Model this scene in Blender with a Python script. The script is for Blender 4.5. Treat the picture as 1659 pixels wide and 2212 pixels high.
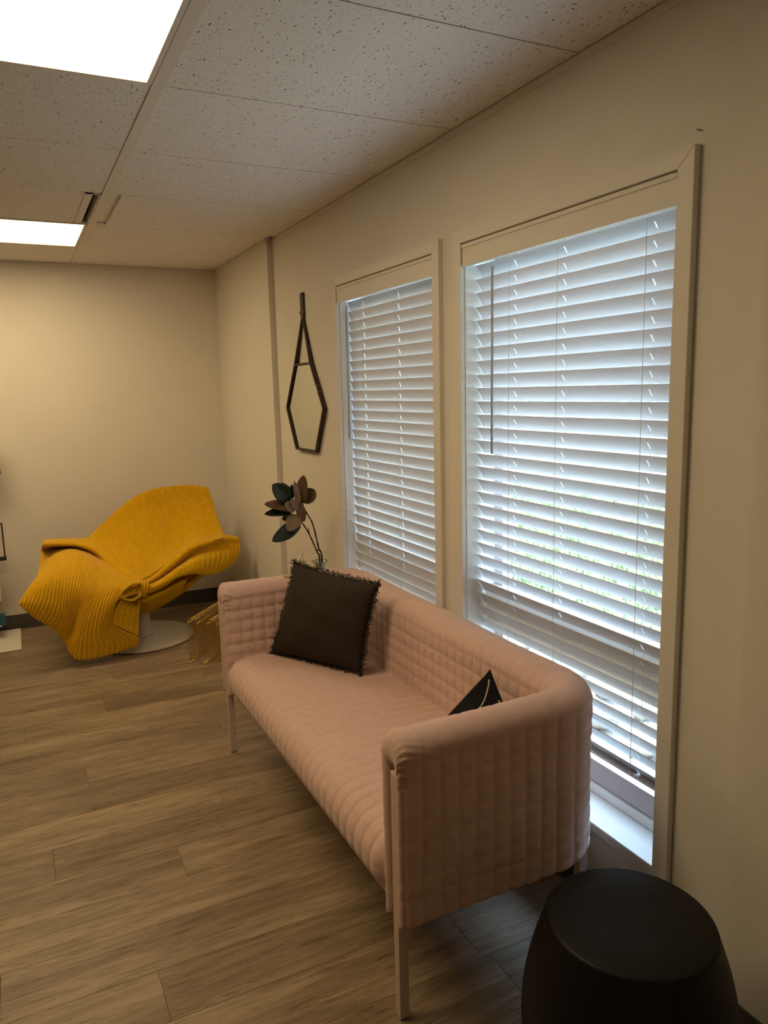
import bpy, bmesh, math, random
import numpy as np
from mathutils import Vector, Matrix, Euler
for o in list(bpy.data.objects): bpy.data.objects.remove(o)
scene = bpy.context.scene
col = scene.collection
random.seed(7); rng = np.random.default_rng(7)

# ------------------------------------------------------------------ camera
FPX, YAW, PIT, ROL = 1617.6, 0.456873, 0.162862, -0.024565
CAM = np.array([0, 0, 1.479])
_cy, _sy, _cp, _sp = math.cos(YAW), math.sin(YAW), math.cos(PIT), math.sin(PIT)
_F = np.array([_sy*_cp, _cy*_cp, -_sp]); _R = np.array([_cy, -_sy, 0.]); _U = np.cross(_R, _F)
R2 = _R*math.cos(ROL)+_U*math.sin(ROL); U2 = -_R*math.sin(ROL)+_U*math.cos(ROL)
cd = bpy.data.cameras.new('camera'); cam = bpy.data.objects.new('camera', cd); col.objects.link(cam)
cam.matrix_world = Matrix(((R2[0], U2[0], -_F[0], 0), (R2[1], U2[1], -_F[1], 0), (R2[2], U2[2], -_F[2], CAM[2]), (0, 0, 0, 1)))
cd.sensor_fit = 'VERTICAL'; cd.sensor_height = 36; cd.sensor_width = 27; cd.lens = FPX*36/2212
cd.clip_start = .02; cd.clip_end = 200
scene.camera = cam
def at(px, py, ax, v):
    """the point where the line of sight through a photo pixel meets a plane (axis ax = v)"""
    d = _F+R2*(px-829.5)/FPX+U2*(1106-py)/FPX
    return Vector(CAM+d*(v-CAM[ax])/d[ax])
def pix(p):
    q = np.array(p)-CAM; d = q@_F
    return 829.5+FPX*(q@R2)/d, 1106-FPX*(q@U2)/d

# ------------------------------------------------------------------ light and exposure
w = bpy.data.worlds.new('overcast_sky'); scene.world = w; w.use_nodes = True
bg = w.node_tree.nodes['Background']; bg.inputs[0].default_value = (.56, .77, 1, 1); bg.inputs[1].default_value = 4.6
sd = bpy.data.lights.new('sun_offscreen', 'SUN'); sd.energy = 8; sd.angle = .02; sd.color = (1, .95, .86)
sun = bpy.data.objects.new('sun_offscreen', sd); col.objects.link(sun)
sun.rotation_euler = Vector((.14, -.5, -.85)).to_track_quat('-Z', 'Y').to_euler()
LAMP = (1, .75, .41); LAMP_POWER = 4.2
vs = scene.view_settings; vs.view_transform = 'Standard'; vs.look = 'None'; vs.gamma = 1; vs.exposure = 1.32; vs.use_curve_mapping = False

# ------------------------------------------------------------------ materials
def new_mat(name):
    m = bpy.data.materials.new(name); m.use_nodes = True
    nt = m.node_tree; return m, nt, nt.nodes['Principled BSDF']
def rgb(c): return (c[0], c[1], c[2], 1)
def mat(name, c, rough=.6, metal=0, var=0, scale=30, bump=0, bscale=200, stretch=(1, 1, 1), coord='Object', spec=.5, sheen=0, c2=None):
    m, nt, b = new_mat(name); N = nt.nodes.new; L = nt.links.new
    b.inputs['Roughness'].default_value = rough; b.inputs['Metallic'].default_value = metal
    b.inputs['Specular IOR Level'].default_value = spec
    if sheen: b.inputs['Sheen Weight'].default_value = sheen; b.inputs['Sheen Roughness'].default_value = .5
    tc = N('ShaderNodeTexCoord'); mp = N('ShaderNodeMapping'); mp.inputs['Scale'].default_value = stretch; L(tc.outputs[coord], mp.inputs[0])
    n = N('ShaderNodeTexNoise'); n.inputs['Scale'].default_value = scale; n.inputs['Detail'].default_value = 5; L(mp.outputs[0], n.inputs['Vector'])
    r = N('ShaderNodeValToRGB'); r.color_ramp.elements[0].position = .3; r.color_ramp.elements[1].position = .7
    k = c2 if c2 else tuple(x*(1-var) for x in c)
    r.color_ramp.elements[0].color = rgb(k); r.color_ramp.elements[1].color = rgb(c)
    L(n.outputs[0], r.inputs[0]); L(r.outputs[0], b.inputs['Base Color'])
    if bump:
        n2 = N('ShaderNodeTexNoise'); n2.inputs['Scale'].default_value = bscale; n2.inputs['Detail'].default_value = 3; L(mp.outputs[0], n2.inputs['Vector'])
        bp = N('ShaderNodeBump'); bp.inputs['Strength'].default_value = bump; bp.inputs['Distance'].default_value = .002
        L(n2.outputs[0], bp.inputs['Height']); L(bp.outputs[0], b.inputs['Normal'])
    return m
M = {}
M['wall'] = mat('wall_paint', (.78, .745, .68), .75, var=.03, scale=3, bump=.25, bscale=120)
M['trim'] = mat('trim_paint', (.77, .74, .68), .45, var=.03, scale=6)
M['white_trim'] = mat('white_gloss_paint', (.86, .87, .87), .4, var=.03, scale=8)
M['slat'] = mat('white_faux_wood_slat', (.83, .83, .84), .42, var=.05, scale=14, bump=.5, bscale=40, stretch=(30, 1, 30), coord='Generated')
M['cord'] = mat('white_cord', (.80, .80, .78), .8)
M['clear_wand'] = mat('grey_plastic_wand', (.42, .42, .42), .3)
M['frame'] = mat('taupe_vinyl_frame', (.48, .40, .39), .45, var=.05)
M['vinyl'] = mat('white_vinyl_frame', (.82, .82, .80), .4, var=.03)
M['base'] = mat('charcoal_vinyl_base', (.075, .073, .072), .5, var=.1)
M['deck'] = mat('grey_steel_deck', (.30, .29, .28), .8, var=.1); M['subfloor'] = mat('concrete_subfloor', (.28, .26, .23), .9, var=.1)
M['tee'] = mat('ceiling_grid_paint', (.74, .70, .63), .5)
M['pink'] = mat('pink_velour', (.70, .49, .435), .9, var=.08, scale=60, bump=.35, bscale=900, sheen=.25, spec=.15)
M['pinkmetal'] = mat('pale_pink_powder_coat', (.62, .49, .42), .5, var=.03)
M['yellow'] = mat('mustard_knit', (.72, .41, .002), .95, var=.12, scale=40, bump=.5, bscale=700, sheen=.2, spec=.1)
M['yshell'] = mat('mustard_upholstery', (.62, .345, .002), .9, var=.1, scale=40, spec=.1)
M['base_white'] = mat('white_enamel', (.60, .57, .54), .4, var=.04)
M['gold'] = mat('brass_wire', (.78, .55, .20), .28, metal=1, var=.1)
M['black'] = mat('black_lacquer', (.004, .004, .0042), .5, var=.3, scale=6, bump=.35, bscale=60, spec=.25, stretch=(1, 1, 6))
M['charcoal'] = mat('charcoal_linen', (.050, .040, .034), .95, var=.18, scale=60, bump=.5, bscale=800, spec=.1)
M['fringe'] = mat('charcoal_fringe', (.040, .036, .032), .95, spec=.1)
M['blackfab'] = mat('black_cotton', (.013, .014, .018), .9, var=.2, spec=.15)
M['whiteprint'] = mat('cream_print', (.62, .58, .50), .9)
M['leather'] = mat('brown_leather', (.045, .022, .014), .5, var=.35, scale=30, bump=.2, bscale=150)
M['leather2'] = mat('tan_leather_edge', (.16, .09, .05), .5, var=.2)
M['steel'] = mat('pewter', (.35, .31, .27), .35, metal=1)
M['leafgreen'] = mat('leaf_green', (.012, .028, .018), .28, var=.4, scale=20)
M['leafbrown'] = mat('leaf_brown_velvet', (.15, .085, .042), .8, var=.35, scale=25)
M['leaftan'] = mat('leaf_tan_velvet', (.27, .19, .13), .8, var=.25, scale=25)
M['bark'] = mat('brown_bark', (.055, .03, .018), .85, var=.4, scale=120, bump=.5, bscale=300)
M['cream'] = mat('cream_ceramic', (.68, .57, .42), .5)
M['white'] = mat('white_enamel_stand', (.72, .69, .64), .4)
M['paper'] = mat('printed_paper', (.66, .61, .54), .8, var=.12, scale=12)
M['teal'] = mat('teal_card', (.02, .16, .24), .6, var=.2, scale=10)
M['blackframe'] = mat('black_frame', (.015, .013, .013), .4)
M['siding'] = mat('pale_siding', (.36, .32, .30), .8, var=.06, scale=2)
M['fascia'] = mat('white_fascia', (.8, .8, .8), .6)
M['houseglass'] = mat('dark_window_glass', (.13, .16, .19), .1, spec=.8)
M['roofing'] = mat('grey_shingle', (.16, .15, .15), .9, var=.2)
M['grass'] = mat('dry_lawn', (.15, .19, .065), .95, scale=6, c2=(.09, .14, .045), bump=1, bscale=80)
M['blade'] = mat('grass_blade', (.19, .23, .08), .9, scale=1, c2=(.11, .17, .05))
M['paving'] = mat('pale_paving', (.34, .32, .30), .9, var=.1, scale=3)
M['rock'] = mat('river_rock', (.42, .38, .32), .8, scale=9, c2=(.22, .20, .17), bump=.6, bscale=30)
M['soil'] = mat('gravel_soil', (.30, .27, .23), .95, var=.4, scale=60, bump=1, bscale=60)
M['bark_tree'] = M['bark']
# emissive diffuser of the ceiling troffers
def lamp_mat(power):
    m, nt, b = new_mat('lit_acrylic'); b.inputs['Base Color'].default_value = (.8, .75, .65, 1)
    N = nt.nodes.new; L = nt.links.new
    tc = N('ShaderNodeTexCoord'); n = N('ShaderNodeTexNoise'); n.inputs['Scale'].default_value = 2.2; n.inputs['Detail'].default_value = 4
    mp = N('ShaderNodeMapping'); mp.inputs['Scale'].default_value = (1, 3.5, 1); L(tc.outputs['Object'], mp.inputs[0]); L(mp.outputs[0], n.inputs['Vector'])
    r = N('ShaderNodeValToRGB'); r.color_ramp.elements[0].position = .25; r.color_ramp.elements[1].position = .6
    r.color_ramp.elements[0].color = (LAMP[0]*.86, LAMP[1]*.8, LAMP[2]*.74, 1); r.color_ramp.elements[1].color = rgb(LAMP)
    L(n.outputs[0], r.inputs[0]); L(r.outputs[0], b.inputs['Emission Color']); b.inputs['Emission Strength'].default_value = power
    return m
M['lamp'] = lamp_mat(LAMP_POWER)
# thin clear pane: mostly lets light straight through, a little mirror gloss
def pane_mat(name, tint, gloss):
    m, nt, b = new_mat(name); nt.nodes.remove(b); out = nt.nodes['Material Output']
    t = nt.nodes.new('ShaderNodeBsdfTransparent'); t.inputs[0].default_value = rgb(tint)
    g = nt.nodes.new('ShaderNodeBsdfGlossy'); g.inputs['Roughness'].default_value = .03
    x = nt.nodes.new('ShaderNodeMixShader'); x.inputs[0].default_value = gloss
    nt.links.new(t.outputs[0], x.inputs[1]); nt.links.new(g.outputs[0], x.inputs[2]); nt.links.new(x.outputs[0], out.inputs[0]); return m
M['pane'] = pane_mat('window_glass', (.95, .97, .97), .06)
M['vaseglass'] = pane_mat('clear_vase_glass', (.80, .82, .78), .16)
m, nt, b = new_mat('mirror_glass'); b.inputs['Base Color'].default_value = (.80, .84, .78, 1); b.inputs['Metallic'].default_value = 1; b.inputs['Roughness'].default_value = .03
M['mirror'] = m
# fissured mineral fibre tile
m, nt, b = new_mat('fissured_ceiling_tile'); N = nt.nodes.new; L = nt.links.new
g = N('ShaderNodeNewGeometry')
def fiss(scale, stretch, thr, soft, rot=0.):
    mp = N('ShaderNodeMapping'); mp.inputs['Scale'].default_value = stretch; mp.inputs['Rotation'].default_value = (0, 0, rot); L(g.outputs['Position'], mp.inputs[0])
    nz = N('ShaderNodeTexNoise'); nz.inputs['Scale'].default_value = 9; L(mp.outputs[0], nz.inputs['Vector'])
    ad = N('ShaderNodeMix'); ad.data_type = 'VECTOR'; ad.inputs[0].default_value = .06; L(mp.outputs[0], ad.inputs[4]); L(nz.outputs[1], ad.inputs[5])
    v = N('ShaderNodeTexVoronoi'); v.inputs['Scale'].default_value = scale; L(ad.outputs[1], v.inputs['Vector'])
    mr = N('ShaderNodeMapRange'); mr.inputs['From Min'].default_value = thr; mr.inputs['From Max'].default_value = thr+soft; L(v.outputs['Distance'], mr.inputs[0])
    # only some cells carry a fissure
    sp = N('ShaderNodeSeparateColor'); L(v.outputs['Color'], sp.inputs[0])
    gt = N('ShaderNodeMath'); gt.operation = 'GREATER_THAN'; gt.inputs[1].default_value = .58; L(sp.outputs[0], gt.inputs[0])
    mx = N('ShaderNodeMath'); mx.operation = 'MAXIMUM'; L(mr.outputs[0], mx.inputs[0]); L(gt.outputs[0], mx.inputs[1])
    return mx.outputs[0]
a1 = fiss(78, (1, .42, 1), .105, .06, .3); a2 = fiss(84, (.42, 1, 1), .10, .06, .5); a3 = fiss(190, (1, .5, 1), .12, .09)
mu = N('ShaderNodeMath'); mu.operation = 'MULTIPLY'; L(a1, mu.inputs[0]); L(a2, mu.inputs[1])
mu2 = N('ShaderNodeMath'); mu2.operation = 'MULTIPLY'; L(mu.outputs[0], mu2.inputs[0]); L(a3, mu2.inputs[1])
r = N('ShaderNodeValToRGB'); r.color_ramp.elements[0].color = (.10, .085, .07, 1); r.color_ramp.elements[1].color = (.82, .805, .77, 1)
L(mu2.outputs[0], r.inputs[0]); L(r.outputs[0], b.inputs['Base Color']); b.inputs['Roughness'].default_value = .9
bp = N('ShaderNodeBump'); bp.inputs['Strength'].default_value = .4; bp.inputs['Distance'].default_value = .002; L(mu2.outputs[0], bp.inputs['Height']); L(bp.outputs[0], b.inputs['Normal'])
M['tile'] = m
# weathered oak look vinyl plank, grain along x
m, nt, b = new_mat('weathered_vinyl_plank'); N = nt.nodes.new; L = nt.links.new
g = N('ShaderNodeNewGeometry'); oi = N('ShaderNodeObjectInfo')
ml = N('ShaderNodeMath'); ml.operation = 'MULTIPLY'; ml.inputs[1].default_value = 37; L(oi.outputs['Random'], ml.inputs[0])
cb = N('ShaderNodeCombineXYZ'); L(ml.outputs[0], cb.inputs[0]); L(ml.outputs[0], cb.inputs[2])
va = N('ShaderNodeVectorMath'); va.operation = 'ADD'; L(g.outputs['Position'], va.inputs[0]); L(cb.outputs[0], va.inputs[1])
def grain(sx, sy, detail, rough=.6, dist=0):
    mp = N('ShaderNodeMapping'); mp.inputs['Scale'].default_value = (sx, sy, 1); L(va.outputs[0], mp.inputs[0])
    nz = N('ShaderNodeTexNoise'); nz.inputs['Scale'].default_value = 1; nz.inputs['Detail'].default_value = detail; nz.inputs['Roughness'].default_value = rough
    nz.inputs['Distortion'].default_value = dist; L(mp.outputs[0], nz.inputs['Vector']); return nz.outputs[0]
g1 = grain(3.2, 30, 8, .72, .9); g2 = grain(9, 95, 5, .75, .5); g3 = grain(1.4, 7, 4, .6, .3)
r1 = N('ShaderNodeValToRGB'); r1.color_ramp.elements[0].position = .34; r1.color_ramp.elements[1].position = .64
r1.color_ramp.elements[0].color = (.120, .082, .048, 1); r1.color_ramp.elements[1].color = (.40, .305, .20, 1)
e = r1.color_ramp.elements.new(.5); e.color = (.25, .183, .115, 1)
sm = N('ShaderNodeMath'); sm.operation = 'MULTIPLY_ADD'; sm.inputs[1].default_value = .45; L(g3, sm.inputs[0])
s2 = N('ShaderNodeMath'); s2.operation = 'MULTIPLY'; s2.inputs[1].default_value = .55; L(g1, s2.inputs[0]); L(s2.outputs[0], sm.inputs[2])
L(sm.outputs[0], r1.inputs[0])
r2 = N('ShaderNodeValToRGB'); r2.color_ramp.elements[0].position = .36; r2.color_ramp.elements[1].position = .46
r2.color_ramp.elements[0].color = (.42, .38, .34, 1); r2.color_ramp.elements[1].color = (1, 1, 1, 1); L(g2, r2.inputs[0])
mx = N('ShaderNodeMix'); mx.data_type = 'RGBA'; mx.blend_type = 'MULTIPLY'; mx.inputs[0].default_value = .75; L(r1.outputs[0], mx.inputs[6]); L(r2.outputs[0], mx.inputs[7])
hs = N('ShaderNodeHueSaturation'); mr = N('ShaderNodeMapRange'); mr.inputs['To Min'].default_value = .86; mr.inputs['To Max'].default_value = 1.12
L(oi.outputs['Random'], mr.inputs[0]); L(mr.outputs[0], hs.inputs['Value']); L(mx.outputs[2], hs.inputs['Color']); L(hs.outputs[0], b.inputs['Base Color'])
b.inputs['Roughness'].default_value = .42; b.inputs['Specular IOR Level'].default_value = .4
bp = N('ShaderNodeBump'); bp.inputs['Strength'].default_value = .25; bp.inputs['Distance'].default_value = .001; L(g2, bp.inputs['Height']); L(bp.outputs[0], b.inputs['Normal'])
M['plank'] = m

# ------------------------------------------------------------------ helpers
def tag(o, label=None, cat=None, group=None, kind=None):
    if label: o['label'] = label
    if cat: o['category'] = cat
    if group: o['group'] = group
    if kind: o['kind'] = kind
    return o
def empty(name, loc=(0, 0, 0), rz=0):
    o = bpy.data.objects.new(name, None); col.objects.link(o); o.location = loc; o.rotation_euler.z = rz; o.empty_display_size = .1; return o
def link(name, me, m, parent=None, loc=(0, 0, 0), smooth=False):
    if m is not None and not me.materials: me.materials.append(M[m] if isinstance(m, str) else m)
    o = bpy.data.objects.new(name, me); col.objects.link(o); o.location = loc
    if parent: o.parent = parent
    if smooth:
        me.polygons.foreach_set('use_smooth', [True]*len(me.polygons))
    return o
def pyd(name, v, f):
    me = bpy.data.meshes.new(name); me.from_pydata([tuple(map(float, p)) for p in v], [], [tuple(map(int, q)) for q in f]); me.update(); return me
def bm_mesh(name, bm):
    me = bpy.data.meshes.new(name); bm.normal_update(); bm.to_mesh(me); bm.free(); return me
def add_box(bm, a, b):
    a, b = Vector(a), Vector(b)
    vs = [bm.verts.new((x, y, z)) for z in (a.z, b.z) for y in (a.y, b.y) for x in (a.x, b.x)]
    for f in ((0, 2, 3, 1), (4, 5, 7, 6), (0, 1, 5, 4), (2, 6, 7, 3), (0, 4, 6, 2), (1, 3, 7, 5)): bm.faces.new([vs[i] for i in f])
    return vs
def boxes(name, lst, m, parent=None, bevel=0, loc=(0, 0, 0), seg=2):
    bm = bmesh.new()
    for a, b in lst: add_box(bm, a, b)
    if bevel: bmesh.ops.bevel(bm, geom=bm.edges[:], offset=bevel, segments=seg, profile=.5, affect='EDGES')
    return link(name, bm_mesh(name, bm), m, parent, loc)
def box(name, a, b, m, parent=None, bevel=0, loc=(0, 0, 0)): return boxes(name, [(a, b)], m, parent, bevel, loc)
def prism_x(name, poly, x0, x1, m, parent=None, bevel=0):
    """polygon of (y, z) pulled from x0 to x1"""
    bm = bmesh.new(); A = [bm.verts.new((x0, y, z)) for y, z in poly]; B = [bm.verts.new((x1, y, z)) for y, z in poly]; n = len(poly)
    bm.faces.new(A); bm.faces.new(B[::-1])
    for i in range(n): bm.faces.new([A[i], B[i], B[(i+1) % n], A[(i+1) % n]])
    bmesh.ops.recalc_face_normals(bm, faces=bm.faces[:])
    if bevel: bmesh.ops.bevel(bm, geom=bm.edges[:], offset=bevel, segments=1, affect='EDGES')
    return link(name, bm_mesh(name, bm), m, parent)
def tube_data(pts, r, n=8, closed=False):
    P = [Vector(p) for p in pts]; N_ = len(P); V = []; Fc = []
    rr = r if hasattr(r, '__len__') else [r]*N_
    up = None
    for i, p in enumerate(P):
        if closed: t = (P[(i+1) % N_]-P[i-1])
        else: t = (P[min(i+1, N_-1)]-P[max(i-1, 0)])
        t.normalize()
        if up is None: up = t.orthogonal().normalized()
        up = (up-t*up.dot(t)).normalized(); s = t.cross(up)
        for k in range(n):
            a = 2*math.pi*k/n; V.append(p+(up*math.cos(a)+s*math.sin(a))*rr[i])
    R_ = N_ if closed else N_-1
    for i in range(R_):
        j = (i+1) % N_
        for k in range(n):
            Fc.append((i*n+k, i*n+(k+1) % n, j*n+(k+1) % n, j*n+k))
    if not closed: Fc.append(tuple(range(n))[::-1]); Fc.append(tuple((N_-1)*n+k for k in range(n)))
    return V, Fc
def tube(name, pts, r, m, parent=None, n=8, closed=False, loc=(0, 0, 0)):
    V, Fc = tube_data(pts, r, n, closed); return link(name, pyd(name, V, Fc), m, parent, loc, smooth=True)
def lathe(name, prof, m, parent=None, n=48, loc=(0, 0, 0)):
    V = []; Fc = []
    for r_, z in prof:
        for k in range(n): a = 2*math.pi*k/n; V.append((r_*math.cos(a), r_*math.sin(a), z))
    for i in range(len(prof)-1):
        for k in range(n): Fc.append((i*n+k, i*n+(k+1) % n, (i+1)*n+(k+1) % n, (i+1)*n+k))
    return link(name, pyd(name, V, Fc), m, parent, loc, smooth=True)
def smooth_curve(pts, n):
    """Catmull-Rom through the points, n samples per span"""
    P = [np.array(p, float) for p in pts]; P = [2*P[0]-P[1]]+P+[2*P[-1]-P[-2]]; out = []
    for i in range(1, len(P)-2):
        for k in range(n):
            t = k/n; a, b_, c, d = P[i-1], P[i], P[i+1], P[i+2]
            out.append(.5*((2*b_)+(-a+c)*t+(2*a-5*b_+4*c-d)*t*t+(-a+3*b_-3*c+d)*t**3))
    out.append(P[-2]); return np.array(out)
def cr_matrix(n, per):
    """matrix that takes n control values to (n-1)*per+1 Catmull-Rom samples"""
    I = np.eye(n); return smooth_curve([I[i] for i in range(n)], per)
def grid_faces(nu, nv, off=0, flip=False):
    F_ = []
    for i in range(nu-1):
        for j in range(nv-1):
            a = off+i*nv+j; q = (a, a+1, a+nv+1, a+nv)
            F_.append(q[::-1] if flip else q)
    return F_
def grid_normals(G):
    du = np.gradient(G, axis=0); dv = np.gradient(G, axis=1); n = np.cross(du, dv); return n/(np.linalg.norm(n, axis=2, keepdims=True)+1e-12)
def wrap_solid(name, A, B, m, parent=None, loc=(0, 0, 0)):
    """two grids of the same size, joined round their rims"""
    nu, nv = A.shape[:2]; V = np.concatenate([A.reshape(-1, 3), B.reshape(-1, 3)]); o = nu*nv
    F_ = grid_faces(nu, nv)+grid_faces(nu, nv, o, True)
    for i in range(nu-1):
        F_.append((i*nv, (i+1)*nv, o+(i+1)*nv, o+i*nv)); F_.append((i*nv+nv-1, o+i*nv+nv-1, o+(i+1)*nv+nv-1, (i+1)*nv+nv-1))
    for j in range(nv-1):
        F_.append((j, o+j, o+j+1, j+1)); k = (nu-1)*nv; F_.append((k+j, k+j+1, o+k+j+1, o+k+j))
    return link(name, pyd(name, V, F_), m, parent, loc, smooth=True)

# ------------------------------------------------------------------ the room
W, H, D, T = 1.377, 2.306, 5.265, .6096
Y0, XT, STEP = 1.6158, .4438, .032
XL, YB = -4.4, -1.35                       # wall on the far left, wall behind the camera
YN, YF = 1.03, 4.114                      # where the window bay is set back
WT = .155                                 # thickness of the window wall
WIN = [(1.268, 2.158), (2.345, 3.205)]    # clear openings
ZS, ZT = .250, 1.938

fl = box('floor', (XL-.1, YB-.1, -.12), (W+WT, D+.1, -.008), 'subfloor'); tag(fl, kind='structure')
PW, PL = .1778, 1.22
ends = {-2: .21-.45, -1: .21, 0: -.158, 1: .87, 2: .361, 3: -.007, 4: .57, 5: .95, 6: .14, 7: .72, 8: 1.05, 9: -.07, 10: .28, 11: .8, -3: 1.0}
bm = bmesh.new(); add_box(bm, (-PL/2+.0003, -PW/2+.0003, -.007), (PL/2-.0003, PW/2-.0003, 0))
bmesh.ops.bevel(bm, geom=[e for e in bm.edges if all(v.co.z > -.001 for v in e.verts)], offset=.0007, segments=1, affect='EDGES')
plank_me = bm_mesh('plank', bm)
def plank_cut(x0, x1, y0, y1):
    bm = bmesh.new(); add_box(bm, (x0+.0003, y0+.0003, -.007), (x1-.0003, y1-.0003, 0))
    bmesh.ops.bevel(bm, geom=[e for e in bm.edges if all(v.co.z > -.001 for v in e.verts)], offset=.0007, segments=1, affect='EDGES')
    return bm_mesh('plank', bm)
row0 = 1.826-.0
k = -20
while row0+k*PW < D:
    y0, y1 = row0+k*PW, row0+(k+1)*PW
    if y1 > YB:
        e = ends.get(k, (k*.437) % PL)
        x = e-PL*math.ceil((e-XL)/PL)
        while x < W:
            a, b_ = max(x, XL), min(x+PL, W)
            if b_-a > .02:
                if b_-a > PL-1e-4 and y0 > YB and y1 < D: link('plank', plank_me, 'plank', fl, ((a+b_)/2, (y0+y1)/2, 0))
                else:
                    link('plank', plank_cut(a, b_, max(y0, YB), min(y1, D)), 'plank', fl)
            x += PL
    k += 1

# walls
wr = [((W, YN, 0), (W+WT, WIN[0][0], H+.07)), ((W, WIN[0][1], 0), (W+WT, WIN[1][0], H+.07)), ((W, WIN[1][1], 0), (W+WT, YF, H+.07)),
      ((W, WIN[0][0], 0), (W+WT, WIN[0][1], ZS)), ((W, WIN[0][0], ZT), (W+WT, WIN[0][1], H+.07)),
      ((W, WIN[1][0], 0), (W+WT, WIN[1][1], ZS)), ((W, WIN[1][0], ZT), (W+WT, WIN[1][1], H+.07)),
      ((W-STEP, YF, 0), (W+WT, D+.1, H+.07)), ((W-STEP, YB-.1, 0), (W+WT, YN, H+.07))]
tag(boxes('wall_right', wr, 'wall'), kind='structure')
tag(box('wall_back', (XL-.1, D, 0), (W-STEP, D+.1, H+.07), 'wall'), kind='structure')
tag(box('wall_left', (XL-.1, YB-.1, 0), (XL, D, H+.07), 'wall'), kind='structure')
tag(box('wall_front', (XL, YB-.1, 0), (W-STEP, YB, H+.07), 'wall'), kind='structure')
# baseboards: thin vinyl cove base
BH, BT = .094, .006
tag(boxes('baseboard_back', [((XL, D-BT, 0), (W-STEP-BT, D, BH)), ((XL, D-BT-.008, 0), (W-STEP-BT, D-BT, .010))], 'base'), kind='structure')
tag(boxes('baseboard_right', [((W-STEP-BT, YF, 0), (W-STEP, D, BH)), ((W-BT, YN, 0), (W, YF, BH)), ((W-STEP-BT, YB, 0), (W-STEP, YN, BH))], 'base'), kind='structure')
tag(box('baseboard_left', (XL, YB, 0), (XL+BT, D-BT-.008, BH), 'base'), kind='structure')

# ceiling: plenum deck, tiles, grid
ce = box('ceiling', (XL-.1, YB-.1, H+.06), (W+WT, D+.1, H+.16), 'deck'); tag(ce, kind='structure')
TW = .036
def tile(x0, x1, y0, y1, z=H, m='tile', name='ceiling_tile', par=None):
    return box(name, (x0, y0, z), (x1, y1, z+.016), m, par or ce)
cells = range(-7, 7)
lights = []
cols = [(XT-(i+1)*1.2192, XT-i*1.2192) for i in range(4)]+[(XT, W)]
for k in cells:
    y0, y1 = max(Y0+k*T, YB), min(Y0+(k+1)*T, D)
    if y1-y0 < .03: continue
    for ci, (x0, x1) in enumerate(cols):
        x0 = max(x0, XL); x1c = x1
        if k == 5 or k == 6: pass
        xa = x0+(TW/2 if x0 > XL else 0); xb = x1c-(TW/2 if ci < 4 else 0)
        if ci == 4 and Y0+(k+.5)*T > YF: xb = W-STEP
        g_ = .0026
        if ci == 4: xb -= .004
        if (ci, k) in ((0, 0), (0, 4)): lights.append((xa, xb, y0, y1, (ci, k))); continue
        if ci == 0 and k == 3:
            tile(xa, xb-.062, y0+g_, y1-g_); continue
        if ci == 4 and k == 3:
            tile(xa+.046, xb, y0+g_, y1-g_)
            tile(xa, xa+.05, y0+g_, y1-g_, H+.012); continue
        tile(xa, xb, y0+g_, y1-g_)
box('ceiling_tee', (XT-TW/2+.001, YB, H-.0035), (XT+TW/2-.001, D, H+.03), 'tee', ce)
for i in (1, 2, 3): box('ceiling_tee', (XT-i*1.2192-TW/2+.001, YB, H-.0035), (XT-i*1.2192+TW/2-.001, D, H+.03), 'tee', ce)
# wall angle along the walls
tag(boxes('trim_1', [((W-.004, YN, H-.024), (W, YF, H-.002)), ((W-STEP-.004, YF+.003, H-.024), (W-STEP, D, H-.002)), ((W-STEP-.004, YB, H-.024), (W-STEP, YN, H-.002))], 'wall'), kind='structure')
tag(box('trim_2', (XL, D-.004, H-.018), (W-STEP-.004, D, H-.002), 'wall'), kind='structure')
# slot air vent beside the tee
y0, y1 = Y0+3*T, Y0+4*T
v = empty('slot_air_vent', (XT, (y0+y1)/2, H)); tag(v, 'narrow beige slot air vent with a dark slit in the ceiling beside the lit panel', 'air vent')
xa, xb = -TW/2-.062, -TW/2
hl = (y1-y0)/2
boxes('flange', [((xa, -hl+.004, -.003), (xa+.030, hl-.004, .010)), ((xb-.006, -hl+.004, -.003), (xb-.001, hl-.004, .03)), ((xa, -hl+.004, -.003), (xb-.001, -hl+.016, .010)), ((xa, hl-.014, -.003), (xb-.001, hl-.004, .010))], 'tee', v)
# lit troffers
for i, (xa, xb, ya, yb, key) in enumerate(lights):
    t = empty('ceiling_light', ((xa+xb)/2, (ya+yb)/2, H))
    near = {(0, 0): 'large lit warm white ceiling panel two tiles away from the slot vent', (0, 4): 'lit warm white ceiling panel touching the slot vent, above the yellow throw'}[key]
    tag(t, near, 'ceiling light', 'recessed ceiling light panels')
    hx, hy = (xb-xa)/2-.001, (yb-ya)/2-.002; fw = .014
    boxes('frame', [((-hx, -hy, -.004), (-hx+fw, hy, .03)), ((hx-fw, -hy, -.004), (hx, hy, .03)), ((-hx+fw, -hy, -.004), (hx-fw, -hy+fw, .03)), ((-hx+fw, hy-fw, -.004), (hx-fw, hy, .03))], 'tee', t)
    lens = box('lens', (-hx+fw, -hy+fw, .002), (hx-fw, hy-fw, .008), 'lamp', t)
    tag(lens, 'glowing acrylic lens')
    box('housing', (-hx, -hy, .030), (hx, hy, .034), 'tee', t)

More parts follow.
